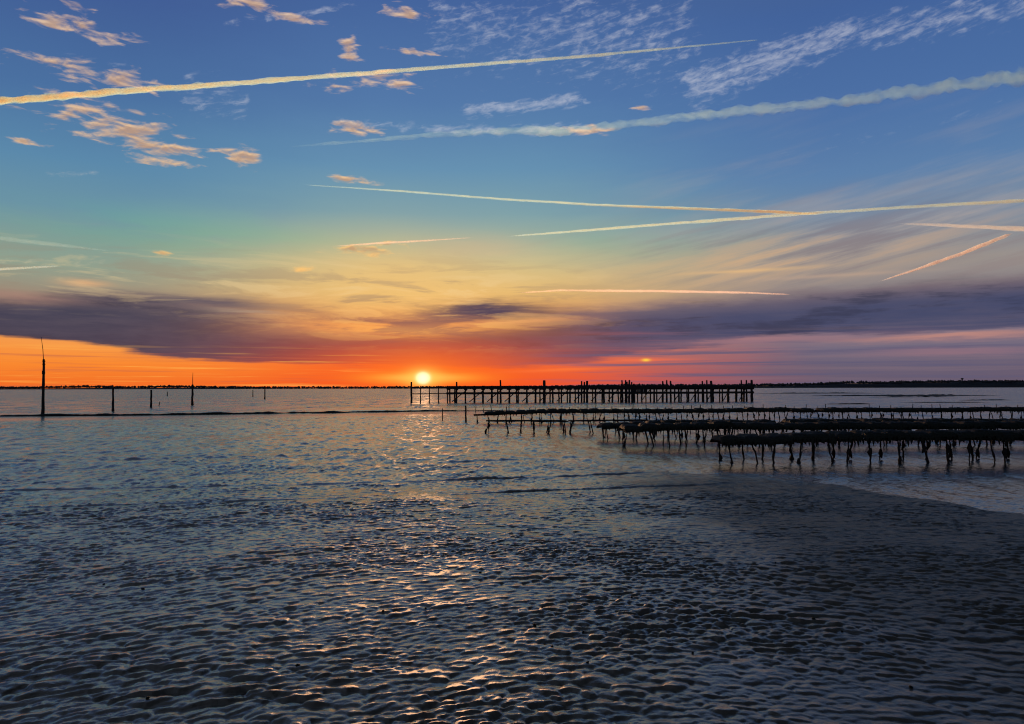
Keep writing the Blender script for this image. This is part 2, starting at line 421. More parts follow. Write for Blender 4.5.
def tube(bm, pts, radii, seg=8, jitter=0.0, rnd=random, squash=None):
    rings = []
    n = len(pts)
    for i, p in enumerate(pts):
        p = Vector(p)
        t = (Vector(pts[min(i + 1, n - 1)]) - Vector(pts[max(i - 1, 0)])).normalized()
        a = Vector((1, 0, 0)) if abs(t.x) < 0.8 else Vector((0, 1, 0))
        u = t.cross(a).normalized(); v = t.cross(u).normalized()
        ring = []
        for k in range(seg):
            th = 2 * math.pi * k / seg
            r = radii[i] * (1 + jitter * rnd.uniform(-1, 1))
            ring.append(bm.verts.new(p + (u * math.cos(th) + v * math.sin(th)) * r))
        rings.append(ring)
    for i in range(n - 1):
        for k in range(seg):
            bm.faces.new((rings[i][k], rings[i][(k + 1) % seg], rings[i + 1][(k + 1) % seg], rings[i + 1][k]))
    bm.faces.new(list(reversed(rings[0]))); bm.faces.new(rings[-1])
def box(bm, c, s, rot=None):
    r = bmesh.ops.create_cube(bm, size=1.0)
    M = Matrix.Translation(c) @ (rot if rot is not None else Matrix.Identity(4)) @ Matrix.Diagonal((*s, 1))
    bmesh.ops.transform(bm, matrix=M, verts=r['verts'])
def bm_mesh(name, bm, smooth=False):
    bmesh.ops.recalc_face_normals(bm, faces=bm.faces)
    me = bpy.data.meshes.new(name); bm.to_mesh(me); bm.free()
    if smooth:
        for p in me.polygons: p.use_smooth = True
    return me

# ------------------------------------------------------------------ the mud flat and the water
def px2g(px, py):
    d = CAM_H * F / (py - HZ)
    return gx(px, d), d
CH = [px2g(*p) for p in [(615, 456), (640, 467), (700, 474), (760, 477), (870, 488), (930, 507), (1024, 527), (1300, 545)]]
BANK = [px2g(*p) for p in [(-400, 418), (0, 415.6), (150, 414.6), (256, 413.6), (340, 412.6), (430, 411.2), (600, 410.2), (700, 409.6), (1024, 408.5), (1400, 408)]]
RUTS = [[px2g(*p) for p in q] for q in (
    [(-300, 516), (0, 508), (100, 505), (250, 500.5), (400, 496.5), (540, 491), (680, 487), (760, 484)],
    [(-300, 496), (60, 489), (220, 486), (400, 482), (560, 477), (660, 473)],
    [(430, 463.5), (520, 460), (580, 457.5), (650, 455.5)],
    [(-100, 462), (150, 459), (330, 455)])]
def mud_height(x, y):
    d = np.hypot(x, y)
    n1 = fbm(x / 6.0, y / 9.0, 5, 4); n2 = fbm(x / 1.1, y / 1.5, 31, 4); n3 = fbm(x / 9.0, y / 2.2, 77, 4)
    base = 0.030 + 0.010 * n2
    mid = sstep(6.6, 8.6, d) * (1 - sstep(12.5, 15.0, d)) * (1 - sstep(1.0, 3.5, x))
    base = base - mid * (0.031 + 0.014 * n1)
    farm = sstep(12.5, 19.0, d)
    base = base - farm * (0.021 + 0.016 * n3 + 0.006 * n2)
    # right-hand channel: everything beyond the shoreline CH
    cx = np.array([p[0] for p in CH]); cy = np.array([p[1] for p in CH])
    o = np.argsort(cx)
    edge = np.interp(x, [0.2, 1.4, 2.2, 3.5, 4.5, 5.3, 5.75, 6.2, 9.5], [24, 18.5, 16.2, 14.6, 13.8, 12.6, 10.8, 9.0, 7.0])
    ch = sstep(-0.5, 1.2, y - edge + 1.3 * fbm(x / 1.1, y / 1.1, 12, 4)) * sstep(0.2, 2.0, x)
    ch = ch * (1 - 0.35 * sstep(0.15, 0.5, n3))
    base = base - ch * 0.052
    # bank: low dark levee, sea beyond
    bx = np.array([p[0] for p in BANK]); by = np.array([p[1] for p in BANK])
    be = np.interp(x, bx, by) + 0.8 * fbm(x / 5.0, y * 0 + 1.0, 40, 3)
    hb = np.interp(x, [-60, -24, -8, 0, 10, 40], [0.15, 0.15, 0.10, 0.055, 0.04, 0.03]) * (1 + 0.5 * fbm(x / 0.9, y * 0 + 3.0, 41, 3))
    sea = sstep(0.4, 3.0, y - be)
    base = base * (1 - sea) + sea * (-0.07 + 0.06 * (1 - sstep(-8, 4, x)) * (1 - 0.6 * sstep(90, 200, d)) + 0.06 * (1 - sstep(140, 260, d)) * fbm(x / 1.2, y / 5.0, 57, 4) + 0.30 * np.clip(fbm(x / 34.0, y / 7.0, 55, 5) * (1 - sstep(80, 130, d)) - 0.20, 0, 0.42))
    base = np.maximum(base, -0.12 + (hb * 0.25 + 0.12) * np.exp(-((y - be) / 1.2) ** 2) * sstep(-70, -30, x))
    # ripples
    gslope = 0.15 * x - 0.40 * 2.5 * np.log(np.cosh(x / 2.5))
    near = d < 40
    xs_, ys_ = x[near], (y - gslope)[near]
    xs_ = xs_ + 0.05 * fbm(xs_ / 0.28, ys_ / 0.24, 90, 2); ys_ = ys_ + 0.05 * fbm(xs_ / 0.45, ys_ / 0.4, 91, 2) + 0.14 * fbm(xs_ / 1.3, ys_ / 1.3, 92, 2)
    def cells(xs_, ys_, CX, CY, sd):
        num = np.zeros_like(xs_); den = np.zeros_like(xs_) + 1e-9
        iy0 = np.floor(ys_ / CY).astype(np.int64)
        for dj in (-1, 0, 1):
            iy = iy0 + dj
            off = 0.5 * (iy % 2)
            ix0 = np.floor(xs_ / CX - off).astype(np.int64)
            for di in (-1, 0, 1):
                ix = ix0 + di
                px_ = (ix + off + 0.5 + 0.80 * (_hash(ix, iy, sd + 1) - 0.5)) * CX
                py_ = (iy + 0.5 + 0.75 * (_hash(ix, iy, sd + 2) - 0.5)) * CY
                sx = 0.65 + 0.9 * _hash(ix, iy, sd + 3)
                u_ = (xs_ - px_) / (CX * sx); v_ = (ys_ - py_) / CY
                v2 = v_ + 0.9 * u_ * u_               # crescent-shaped crests
                w_ = np.exp(-15.0 * (u_ * u_ + v2 * v2))
                hh = (0.45 + 0.7 * _hash(ix, iy, sd + 4)) - 0.50 * v2 - 0.55 * u_ * u_ - 0.35 * v2 * v2
                num += w_ * hh; den += w_
        return num / den
    pick = sstep(-0.25, 0.25, fbm(xs_ / 0.8, ys_ / 0.5, 95, 3))
    num = cells(xs_, ys_, 0.088, 0.060, 300) * pick + 1.2 * cells(xs_, ys_, 0.128, 0.088, 330) * (1 - pick); den = 1.0
    cell = np.full_like(x, 0.6); cell[near] = num / den
    lam = 0.12
    ph = 2 * math.pi / lam * (y - gslope) + 2.4 * rnoise(x / 0.24, y / 0.30, 101, 0.3) + 2.6 * fbm(x / 0.9, y / 0.9, 103, 2)
    rip = 0.92 * cell + 0.14 * (np.sin(ph + 0.6 * np.sin(ph)) * 0.5 + 0.5)
    rip = rip + 0.22 * fbm(x / 0.035, y / 0.03, 120, 3) + 0.25 * fbm(x / 0.3, y / 0.22, 121, 2)
    amp = 0.0285 * (0.75 + 0.45 * fbm(x / 1.7, y / 1.2, 130, 3)) * (1 - sstep(-0.3, 2.6, x) * 0.32) * (0.72 + 0.5 * sstep(-0.35, 0.4, fbm(x / 0.9, y / 0.7, 133, 3)))
    amp = amp * (1 - sstep(13.0, 30.0, d) * 0.85) * (1 - sstep(44, 50, d)) * (1 - 0.75 * ch)
    h = base + amp * (rip - 0.60)
    # medium waves of mud further out
    far = sstep(10, 18, d) * (1 - sstep(43, 48, d)) * (1 - 0.7 * ch)
    sp = rnoise(x / 0.20, y / 0.55, 140, 0.05) * 0.6 + rnoise(x / 0.11, y / 0.36, 141, 0.02) * 0.5 + 0.25 * rnoise(x / 0.9, y / 1.6, 142, 0.1)
    h = h + far * 0.036 * sp
    # wheel ruts
    for k, q in enumerate(RUTS):
        qx = np.array([p[0] for p in q]); qy = np.array([p[1] for p in q])
        yy = np.interp(x, qx, qy) + 0.10 * fbm(x / 1.5, y * 0, 150 + k, 3)
        on = sstep(qx[0] - 1, qx[0] + 1, x) * (1 - sstep(qx[-1] - 1.5, qx[-1] + 0.5, x))
        wd = 0.06 * (1 if k < 2 else 2.0)
        g = np.exp(-((y - yy) / wd) ** 2); g2 = np.exp(-((y - yy - wd * 2.2) / (wd * 1.2)) ** 2)
        s = np.clip(0.35 + 1.1 * fbm(x / 1.3, y * 0 + 5, 160 + k, 3), 0, 1.1)
        h = h * (1 - 0.7 * g * on) + on * s * (0.020 * g2 - 0.020 * g)
    return h

def fan(radii, angs, hfun):
    rr, aa = np.meshgrid(radii, angs, indexing='ij')
    x = rr * np.sin(aa); y = rr * np.cos(aa)
    z = hfun(x, y)
    v = np.stack([x, y, z], -1).reshape(-1, 3)
    nr, na = rr.shape
    i = np.arange(nr - 1)[:, None] * na + np.arange(na)[None, :]
    j = np.roll(np.arange(na), -1)[None, :] + np.arange(nr - 1)[:, None] * na
    q = np.stack([i, j, j + na, i + na], -1).reshape(-1, 4)
    return v, q
def build_ground():
    r = [0.25]
    while r[-1] < 2.6: r.append(r[-1] * 1.03)
    while r[-1] < 12: r.append(r[-1] * 1.0025)
    while r[-1] < 64: r.append(r[-1] * 1.0036)
    while r[-1] < 170: r.append(r[-1] * 1.008)
    while r[-1] < 9000: r.append(r[-1] * 1.05)
    a = [-0.78]
    while a[-1] < 0.78: a.append(a[-1] + 0.0021)
    st = 0.004
    while a[-1] < math.pi * 2 - 0.78 - 0.06:
        a.append(a[-1] + st); st = min(st * 1.1, 0.06)
    v, q = fan(np.array(r), np.array(a), mud_height)
    me = mesh_np('mud_flat', v, q)
    tag(link('mud_flat', me, mat_mud()), 'wide rippled wet mud flat at low tide', None, None, 'structure')
    r = np.concatenate([[0.2], np.geomspace(1, 60000, 60)]); a = np.linspace(-math.pi, math.pi, 129)[:-1]
    v, q = fan(r, a, lambda x, y: x * 0)
    tag(link('water', mesh_np('water', v, q), mat_water()), 'shallow sea water glittering at low tide', None, None, 'structure')

def ridge(name, label, xs, ys, width, height, mat, seed, taper=0.08):
    """a long low hump lying on the flat, irregular in height and outline"""
    n = len(xs); prof = [(-1.0, -0.06), (-0.75, 0.35), (-0.45, 0.85), (0.0, 1.0), (0.5, 0.7), (1.0, -0.06)]
    t = np.linspace(0, 1, n); env = np.minimum(1, np.minimum(t, 1 - t) / taper + 0.02)
    hn = 0.72 + 0.5 * fbm(xs / 0.8, ys * 0, seed, 4); wn = 0.8 + 0.5 * fbm(xs / 3.0, ys * 0, seed + 7, 3)
    v = []
    for k, (o, z) in enumerate(prof):
        jit = 0.10 * vnoise(xs * 3.1, np.full_like(xs, k * 9.7), seed + 3)
        v.append(np.stack([xs, ys + width * wn * env * (o + jit), -0.10 + (height * hn * env + 0.10) * max(z, 0) - (0.05 if z < 0 else 0)], -1))
    v = np.concatenate(v)
    i = (np.arange(len(prof) - 1)[:, None] * n + np.arange(n - 1)[None, :])
    q = np.stack([i, i + 1, i + n + 1, i + n], -1).reshape(-1, 4)
    tag(link(name, mesh_np(name, v, q), mat), label, None, None, 'structure')
def build_stones():
    """small dark stones and shells lying on the ripples"""
    meshes = []
    for sd in range(3):
        rnd = random.Random(sd); bm = bmesh.new(); bmesh.ops.create_icosphere(bm, subdivisions=2, radius=1.0)
        for v in bm.verts: v.co = Vector((v.co.x * 1.25, v.co.y * 0.9, v.co.z * 0.65)) * rnd.uniform(0.86, 1.12)
        me = bm_mesh('stone', bm, True); me.materials.append(WEED); meshes.append(me)
    rnd = random.Random(5)
    for px, py in [(541, 610), (534, 627), (544, 646), (551, 649), (582, 634), (586, 666), (426, 611), (384, 614), (810, 622), (772, 632),
                   (838, 634), (773, 564), (107, 585), (146, 592), (152, 702), (630, 600), (690, 655), (905, 690), (300, 668), (235, 610), (700, 560), (480, 575)]:
        x, y = px2g(px, py); z = float(mud_height(np.array([x]), np.array([y]))[0])
        o = link('stone', rnd.choice(meshes)); r = rnd.uniform(0.007, 0.012)
        o.location = (x, y, z + r * 0.35); o.scale = (r, r, r); o.rotation_euler = (rnd.uniform(-.3, .3), rnd.uniform(-.3, .3), rnd.uniform(0, 6))
        tag(o, 'small dark stone lying on the rippled mud', 'stone', 'small dark stones scattered over the mud')
def build_bars():
    bx = np.array([p[0] for p in BANK]); by = np.array([p[1] for p in BANK])
    xs = np.linspace(-40, 3.0, 700); ys = np.interp(xs, bx, by) + 0.12 * fbm(xs / 6, xs * 0, 5, 3)
    ridge('mud_bank', 'long low weedy bank edging the mud on the left', xs, ys, 0.7, 0.17, WEED, 61, 0.25)
    xs = np.linspace(-1.0, 34.0, 500); ys = np.interp(xs, bx, by) + 0.3 * fbm(xs / 6, xs * 0, 6, 3)
    ridge('mud_bank', 'faint continuation of the weedy bank behind the racks', xs, ys, 0.35, 0.06, WEED, 62, 0.1)
    for k, (x0, x1, yy, wv, hh) in enumerate([(748, 885, 394.0, 9, 0.30), (800, 1000, 396.6, 5, 0.32), (862, 965, 397.9, 3, 0.2), (820, 872, 404.6, 1.0, 0.12), (955, 1015, 401.2, 1.6, 0.14), (900, 990, 403.4, 1.0, 0.1)]):
        dd = CAM_H * F / (yy - HZ); xs = np.linspace(gx(x0, dd), gx(x1, dd), 300)
        ridge('sand_bar', 'dark weedy bar lying low in the water on the right', xs, dd + 1.5 * fbm(xs / 15, xs * 0, 8 + k, 2), wv * 0.5, hh, WEED, 70 + k, 0.3)

# ------------------------------------------------------------------ far shore
def build_shore():
    D = 2500.0
    prof = [(-700, 384), (-200, 385), (0, 385.8), (30, 385.5), (60, 385.0), (76, 384.6), (100, 385.6), (130, 385.4), (150, 384.8), (190, 385.2), (240, 386.0),
            (300, 386.2), (420, 386.4), (560, 385.8), (620, 384.6), (700, 384.8), (760, 384.5), (790, 384.2), (830, 383.2), (860, 381.2), (900, 382.0), (935, 380.6), (960, 380.4), (1024, 380.6), (1200, 379), (1700, 381)]
    xs = np.array([gx(p[0], D) for p in prof]); hs = np.array([(HZ - p[1]) * D / F for p in prof]) + CAM_H
    X_ = np.linspace(xs[0], xs[-1], 1400)
    hh = np.interp(X_, xs, hs)
    land = np.maximum(hh - 4.5, 2.6) * (0.85 + 0.15 * fbm(X_ / 90, X_ * 0, 3, 3))
    rows = [(0, 0.0), (6, 0.25), (60, 0.8), (160, 1.0), (500, 1.05), (900, 0.0)]
    v = []
    for dy, k in rows:
        yy = np.full_like(X_, D + dy) + 25 * fbm(X_ / 300, X_ * 0, 9, 3)
        v.append(np.stack([X_, yy, land * k - 0.4], -1))
    v = np.concatenate(v); n = len(X_)
    i = (np.arange(len(rows) - 1)[:, None] * n + np.arange(n - 1)[None, :])
    q = np.stack([i, i + 1, i + n + 1, i + n], -1).reshape(-1, 4)
    m = mat_dark('far_shore_earth', (0.035, 0.04, 0.045), (0.055, 0.055, 0.055), 0.9, 0.05, 1.0)
    tag(link('far_shore', mesh_np('far_shore', v, q), m), 'low dark far shore along the horizon', None, None, 'structure')
    # the wood on it: many crowns, one far-off mass
    bm = bmesh.new(); rnd = random.Random(4)
    base = bmesh.ops.create_icosphere(bm, subdivisions=1, radius=1.0)
    bv = [vv.co.copy() for vv in bm.verts]; bf = [[vv.index for vv in f.verts] for f in bm.faces]
    bm.free()
    V = []; Fc = []
    dens = fbm(np.linspace(0, 60, 4200), np.zeros(4200), 8, 4)
    for k in range(4200):
        px = rnd.uniform(-500, 1500); x = gx(px, D)
        if dens[int((px + 500) / 2000 * 4199)] < -0.6 and px < 700: continue
        h = float(np.interp(x, xs, hs))
        l = max(h - 4.5, 2.6)
        t = rnd.uniform(3.5, 7.0) * min(1.25, 0.55 + h / 18)
        wv = rnd.uniform(3.0, 8.0); dy = rnd.uniform(30, 160)
        for s in range(2):
            ox, oz, sc = rnd.uniform(-3, 3), rnd.uniform(-1.2, 1.2), rnd.uniform(0.6, 1.1)
            b0 = len(V)
            for c in bv:
                j = rnd.uniform(0.75, 1.2)
                V.append((x + ox + c.x * wv * 0.6 * sc * j, D + dy + c.y * wv * 0.6, l * 0.8 + t * 0.5 + oz + c.z * t * 0.55 * sc * j))
            Fc += [[b0 + q_ for q_ in f] for f in bf]
    me = bpy.data.meshes.new('distant_wood'); me.from_pydata(V, [], Fc)
    m = mat_dark('distant_foliage', (0.040, 0.045, 0.050), (0.07, 0.07, 0.07), 0.9, 0.2, 0.5)
    tag(link('distant_wood', me, m), 'dark band of far-off trees along the opposite shore', 'woodland', None, 'stuff')
    # a church-like tower standing out of it
    t = empty('water_tower', (gx(980, D), D + 100, 0))
    tag(t, 'tiny tower rising above the far tree line at the right', 'tower')
    bm = bmesh.new(); tube(bm, [(0, 0, 0), (0, 0, 27)], [2.2, 1.8], 12); link('shaft', bm_mesh('shaft', bm), m, t)
    bm = bmesh.new(); tube(bm, [(0, 0, 27), (0, 0, 28.5), (0, 0, 31), (0, 0, 32.2)], [2.5, 4.5, 4.5, 1.2], 14); link('tank', bm_mesh('tank', bm), m, t)

# ------------------------------------------------------------------ timber posts, stakes
WOOD = IRON = WEED = BAG = None
def post_mesh(h, r, lean=(0, 0), seed=0, top=True, seg=10, weed=0.0):
    rnd = random.Random(seed); bm = bmesh.new()
    n = 9; pts = []; rad = []
    for i in range(n):
        t = i / (n - 1)
        pts.append((lean[0] * t * h + rnd.uniform(-1, 1) * r * 0.15, lean[1] * t * h + rnd.uniform(-1, 1) * r * 0.15, -0.5 + t * (h + 0.5)))
        rad.append(r * (1.12 - 0.22 * t) * rnd.uniform(0.92, 1.08) * (1 + weed * math.exp(-((t - 0.2) / 0.18) ** 2)))
    pts.append((pts[-1][0], pts[-1][1], h + r * 0.25)); rad.append(r * 0.55)
    tube(bm, pts, rad, seg, 0.06, rnd)
    return bm_mesh('post', bm)
def build_posts():
    def post(px, dist, ytop, wpx, label, cat, group, name='timber_post', lean=(0, 0), rod=None, seed=0, collar=False):
        x = gx(px, dist); h = CAM_H + (HZ - ytop) / F * dist
        r = wpx * dist / F / 2
        root = empty(name, (x, dist, 0)); tag(root, label, cat, group)
        link('shaft', post_mesh(h, r, lean, seed, weed=0.25), WOOD, root)
        if collar:
            bm = bmesh.new()
            tube(bm, [(lean[0] * h * .75, lean[1] * h * .75, h * 0.74), (lean[0] * h * .8, lean[1] * h * .8, h * 0.80)], [r * 1.2, r * 1.2], 12)
            link('band', bm_mesh('band', bm), IRON, root)
        if rod:
            dx, yt = rod
            h2 = CAM_H + (HZ - yt) / F * dist
            bm = bmesh.new()
            pts = [(lean[0] * h + r * 0.6, -r * 0.9, h - 0.35), (lean[0] * h + r * 0.3 + dx * 0.35, -r * 0.9, h + (h2 - h) * 0.45), (lean[0] * h + dx, -r * 0.9, h2)]
            tube(bm, pts, [0.7 * dist / F / 2, 0.6 * dist / F / 2, 0.35 * dist / F / 2], 6)
            link('rod', bm_mesh('rod', bm), IRON, root)
            for zz in (h - 0.30, h - 0.12):
                bm = bmesh.new(); tube(bm, [(lean[0] * h, 0, zz), (lean[0] * h, 0, zz + 0.04)], [r * 1.25, r * 1.25], 10)
                link('binding', bm_mesh('binding', bm), IRON, root)
        return root
    g = 'channel marker posts standing along the left of the mud'
    post(43.5, 45.5, 358.5, 2.5, 'tallest thick timber post topped by a long leaning rod at far left', 'post', g, rod=(-0.14, 336), seed=1, collar=True)
    post(113.5, 56, 387, 2.0, 'bare timber post second from the left, just right of the tallest one', 'post', g, seed=2, lean=(-0.01, 0))
    post(151.5, 67, 389.2, 1.8, 'shortest bare timber post between two others in the water', 'post', g, seed=3)
    post(192.6, 76, 384, 2.0, 'slender timber post with a thin rod on top, fourth from the left', 'post', g, rod=(0.06, 372), seed=4)
    post(265, 120, 387, 1.1, 'thin distant stake alone in the water left of the sun', 'stake', g, name='stake', seed=5)
    post(253, 150, 389.5, 0.8, 'faintest tiny stake just left of the thin distant one', 'stake', g, name='stake', seed=6)
    post(167.5, 165, 391, 0.9, 'tiny far stake between the bare post and the rod-topped post', 'stake', g, name='stake', seed=7)
    post(158, 72, 401, 0.8, 'short stick leaning over beside the short bare post', 'stake', g, name='stake', lean=(0.55, 0), seed=8)
    g2 = 'stakes standing before the oyster racks'
    post(466, 37, 405.5, 1.7, 'stout dark stake standing alone off the left end of the racks', 'stake', g2, name='stake', lean=(-0.02, 0), seed=9)
    post(442.5, 38, 408.3, 0.9, 'thin stake left of the stout one, below the setting sun', 'stake', g2, name='stake', seed=10)
    post(505.5, 35, 406.5, 1.1, 'leaning stake sticking up through the left end of the farthest rack row', 'stake', g2, name='stake', lean=(0.05, 0), seed=11)
    post(561.5, 34.5, 409.5, 0.9, 'short stake poking just above the farthest rack row', 'stake', g2, name='stake', lean=(-0.02, 0), seed=12)
    # row of little stakes along the bank behind the racks
    rnd = random.Random(11)
    base = post_mesh(0.32, 0.028, (0.02, 0), 20, seg=6); first = None
    for px in list(np.arange(476, 700, 8.6)) + list(np.arange(700, 1030, 10.5)):
        px += rnd.uniform(-2, 2); dist = 51.5 + (px - 476) * 0.006 + rnd.uniform(-0.4, 0.4)
        me = base if first is None else first.data
        o = link('stake', me, WOOD if first is None else None) if first is None else first.copy()
        if first is not None: C.objects.link(o)
        o.location = (gx(px, dist), dist, -0.04); o.rotation_euler = (rnd.uniform(-.1, .1), rnd.uniform(-.14, .14), rnd.uniform(0, 6))
        o.scale = (1, 1, rnd.uniform(0.75, 1.6))
        tag(o, 'little stake in the thin row along the water edge behind the oyster racks', 'stake', 'little stakes behind the racks')
        first = first or o

# ------------------------------------------------------------------ the pier
def build_pier():
    A = Vector((gx(411.5, 84.5), 84.5, 0)); B = Vector((gx(751.5, 90.0), 90.0, 0))
    ax = B - A; L = ax.length; rz = math.atan2(ax.y, ax.x)
    root = empty('timber_pier', A, rz)
    tag(root, 'long dark timber pier on closely spaced piles crossing the water right of the sun', 'pier')
    rnd = random.Random(3)
    N = 40; depth = 2.7
    def zt(ypx): return CAM_H + (HZ - ypx) / F * 87
    tall = list(range(0, N + 1, 5))
    vs = [post_mesh(zt(385.8), 0.075, (0, 0), s, seg=8) for s in range(3)]
    vb = [post_mesh(zt(386.0), 0.085, (0, 0), 30 + s, seg=8) for s in range(3)]
    vt = [post_mesh(zt(380.3) - 0.1 * s, 0.10, (0, 0), 60 + s, seg=8) for s in range(3)]
    for m in vs + vb + vt: m.materials.append(WOOD)
    thin = {1, 2, 3, 4}
    for i in range(N + 1):
        x = L * i / N
        t = i in tall
        late = i >= 8
        me = rnd.choice(vt) if t else rnd.choice(vs)
        if i in (0, 5): me = vt[2]
        o = link('pile', me, None, root); o.location = (x, 0, 0); o.rotation_euler = (rnd.uniform(-.012, .012), rnd.uniform(-.015, .015), rnd.uniform(0, 6))
        s = (0.8 if i in thin else 1.0 + 0.5 * late * rnd.random()) * (1.25 if i in (15, 20) else 1); o.scale = (s, s, 1 if i != 15 else 1.03)
        if i >= 4:
            o = link('pile', me if (t and i > 15) else rnd.choice(vb), None, root); o.location = (x + (0.5 if not t else 0) * rnd.uniform(0.4, 1), depth, 0)
            o.rotation_euler = (rnd.uniform(-.012, .012), rnd.uniform(-.02, .02), rnd.uniform(0, 6))
        if t and i > 15:
            o = link('pile', rnd.choice(vt), None, root); o.location = (x, depth / 2, 0); o.rotation_euler = (0, 0.01, rnd.uniform(0, 6))
    def beam(x0, x1, y, z0, z1, th, name):
        bm = bmesh.new(); n = max(2, int((x1 - x0) / 4.0)); w = (x1 - x0) / n
        for k in range(n):       # butted lengths of squared timber, slightly out of line
            dz = rnd.uniform(-0.02, 0.02)
            box(bm, (x0 + (k + .5) * w, y, (z0 + z1) / 2 + dz), (w - 0.03, th, z1 - z0))
        link(name, bm_mesh(name, bm), WOOD, root)
    xs = L * 4 / N
    beam(-0.1, xs, -0.16, zt(388.3), zt(387.1), 0.08, 'upper_beam')
    beam(xs + 0.02, L + 0.2, -0.17, zt(388.9), zt(386.0), 0.10, 'upper_beam')
    beam(xs + 0.02, L + 0.2, depth + 0.17, zt(388.9), zt(386.3), 0.10, 'upper_beam')
    beam(-0.1, xs, -0.16, zt(393.7), zt(392.9), 0.08, 'lower_beam')
    beam(xs + 0.02, L + 0.2, -0.17, zt(394.2), zt(392.0), 0.10, 'lower_beam')
    beam(xs + 0.02, L + 0.2, depth + 0.17, zt(394.4), zt(392.3), 0.10, 'lower_beam')
    # cross bearers and walkway planks
    bm = bmesh.new()
    for i in range(4, N + 1): box(bm, (L * i / N + 0.14, depth / 2, zt(389.2)), (0.10, depth + 0.5, 0.16))
    link('cross_bearers', bm_mesh('cross_bearers', bm), WOOD, root)
    bm = bmesh.new(); x = xs
    while x < L:
        box(bm, (x, depth / 2, zt(387.8) + rnd.uniform(-.01, .01)), (0.19, depth - 0.1, 0.05)); x += 0.215
    link('deck', bm_mesh('deck', bm), WOOD, root)
    # boarded section and the little hut-like stack at mid length
    bm = bmesh.new()
    for k in range(9): box(bm, (L * 0.63 + k * 0.22, -0.25, zt(390.5)), (0.19, 0.04, 0.62 + rnd.uniform(-.03, .03)))
    link('boarding', bm_mesh('boarding', bm), WOOD, root)
    x = L * 25 / N
    for dx, hh in ((-0.30, 382), (0.33, 382.4), (0.62, 384)):
        o = link('pile', post_mesh(zt(hh), 0.10, (dx * -0.05, 0), int(hh * 3), seg=8), WOOD, root); o.location = (x + dx, -0.02, 0)
    bm = bmesh.new()
    for k in range(int(N / 2) - 2):
        xx = L * (2 * k + 4.5) / N
        tube(bm, [(xx, 0.14, 0.1), (xx + 1.9, depth - .1, zt(389.5))], [0.05, 0.05], 6)
    link('braces', bm_mesh('braces', bm), WOOD, root)

# ------------------------------------------------------------------ oyster racks
def make_trestle(seed):
    rnd = random.Random(seed)
    root = empty('oyster_trestle'); LEN = 2.9; top = 0.46
    def rod(pts, r, name):
        bm = bmesh.new(); tube(bm, pts, [r] * len(pts), 6, 0.15, rnd); return link(name, bm_mesh(name, bm), IRON, root)
    for yy in (-0.38, 0.38):
        rod([(-LEN / 2 + LEN * t / 6, yy + rnd.uniform(-.01, .01), top + rnd.uniform(-.012, .012)) for t in range(7)], 0.020, 'rail')
    for k in range(6):
        x = -LEN / 2 + 0.15 + k * (LEN - 0.30) / 5 + rnd.uniform(-.06, .06)
        rod([(x, -0.37, top - 0.03), (x, 0.37, top - 0.03)], 0.017, 'crossbar')
        for sgn in (-1, 1):
            bm = bmesh.new()
            lx, ly = rnd.uniform(-.13, .13), rnd.uniform(0.0, 0.10) * sgn
            n = 8; pts = []; rad = []
            thick = rnd.uniform(0.011, 0.019)
            for i in range(n):
                t = i / (n - 1)
                pts.append((x + lx * (1 - t) + rnd.uniform(-.012, .012), 0.37 * sgn + ly * (1 - t) + rnd.uniform(-.01, .01), -0.15 + (top + 0.13) * t))
                rad.append(thick * rnd.uniform(0.8, 1.25) * (1 + 0.6 * rnd.random() * (0.25 < t < 0.8)))
            tube(bm, pts, rad, 7, 0.25, rnd)
            if rnd.random() < 0.5:      # rag of weed caught on the leg
                j = rnd.randint(2, 5); p = pts[j]
                tube(bm, [(p[0], p[1], p[2] + .09), (p[0] + rnd.uniform(-.03, .03), p[1] - .02, p[2]), (p[0] + rnd.uniform(-.04, .04), p[1], p[2] - .11)], [0.02, 0.045, 0.012], 6, 0.3, rnd)
            link('leg', bm_mesh('leg', bm), IRON, root)
    return root
def bag_mesh(seed):
    rnd = random.Random(seed); bm = bmesh.new()
    nx, ny = 9, 13; LX, LY = 0.52, 0.98
    top = {}; bot = {}
    ph = rnd.uniform(0, 6)
    for i in range(nx):
        for j in range(ny):
            u, v = i / (nx - 1) * 2 - 1, j / (ny - 1) * 2 - 1
            ed = (1 - abs(u) ** 6) * (1 - abs(v) ** 5)
            droop = -0.07 * max(0, abs(v) - 0.75) / 0.25
            x = u * LX / 2 * (1 - 0.05 * abs(v)) + rnd.uniform(-.006, .006); y = v * LY / 2 + rnd.uniform(-.01, .01)
            lump = 0.012 * math.sin(u * 4 + ph) * math.sin(v * 5 + ph * 2) + rnd.uniform(-.009, .009)
            top[i, j] = bm.verts.new((x, y, 0.035 + 0.085 * ed + lump * ed + droop))
            bot[i, j] = bm.verts.new((x, y, 0.025 - 0.035 * ed + droop + rnd.uniform(-.006, .006)))
    for i in range(nx - 1):
        for j in range(ny - 1):
            bm.faces.new((top[i, j], top[i + 1, j], top[i + 1, j + 1], top[i, j + 1]))
            bm.faces.new((bot[i, j], bot[i, j + 1], bot[i + 1, j + 1], bot[i + 1, j]))
    for i in range(nx - 1):
        bm.faces.new((top[i, 0], bot[i, 0], bot[i + 1, 0], top[i + 1, 0])); bm.faces.new((top[i, ny - 1], top[i + 1, ny - 1], bot[i + 1, ny - 1], bot[i, ny - 1]))
    for j in range(ny - 1):
        bm.faces.new((top[0, j], top[0, j + 1], bot[0, j + 1], bot[0, j])); bm.faces.new((top[nx - 1, j], bot[nx - 1, j], bot[nx - 1, j + 1], top[nx - 1, j + 1]))
    return bm_mesh('oyster_bag', bm, True)
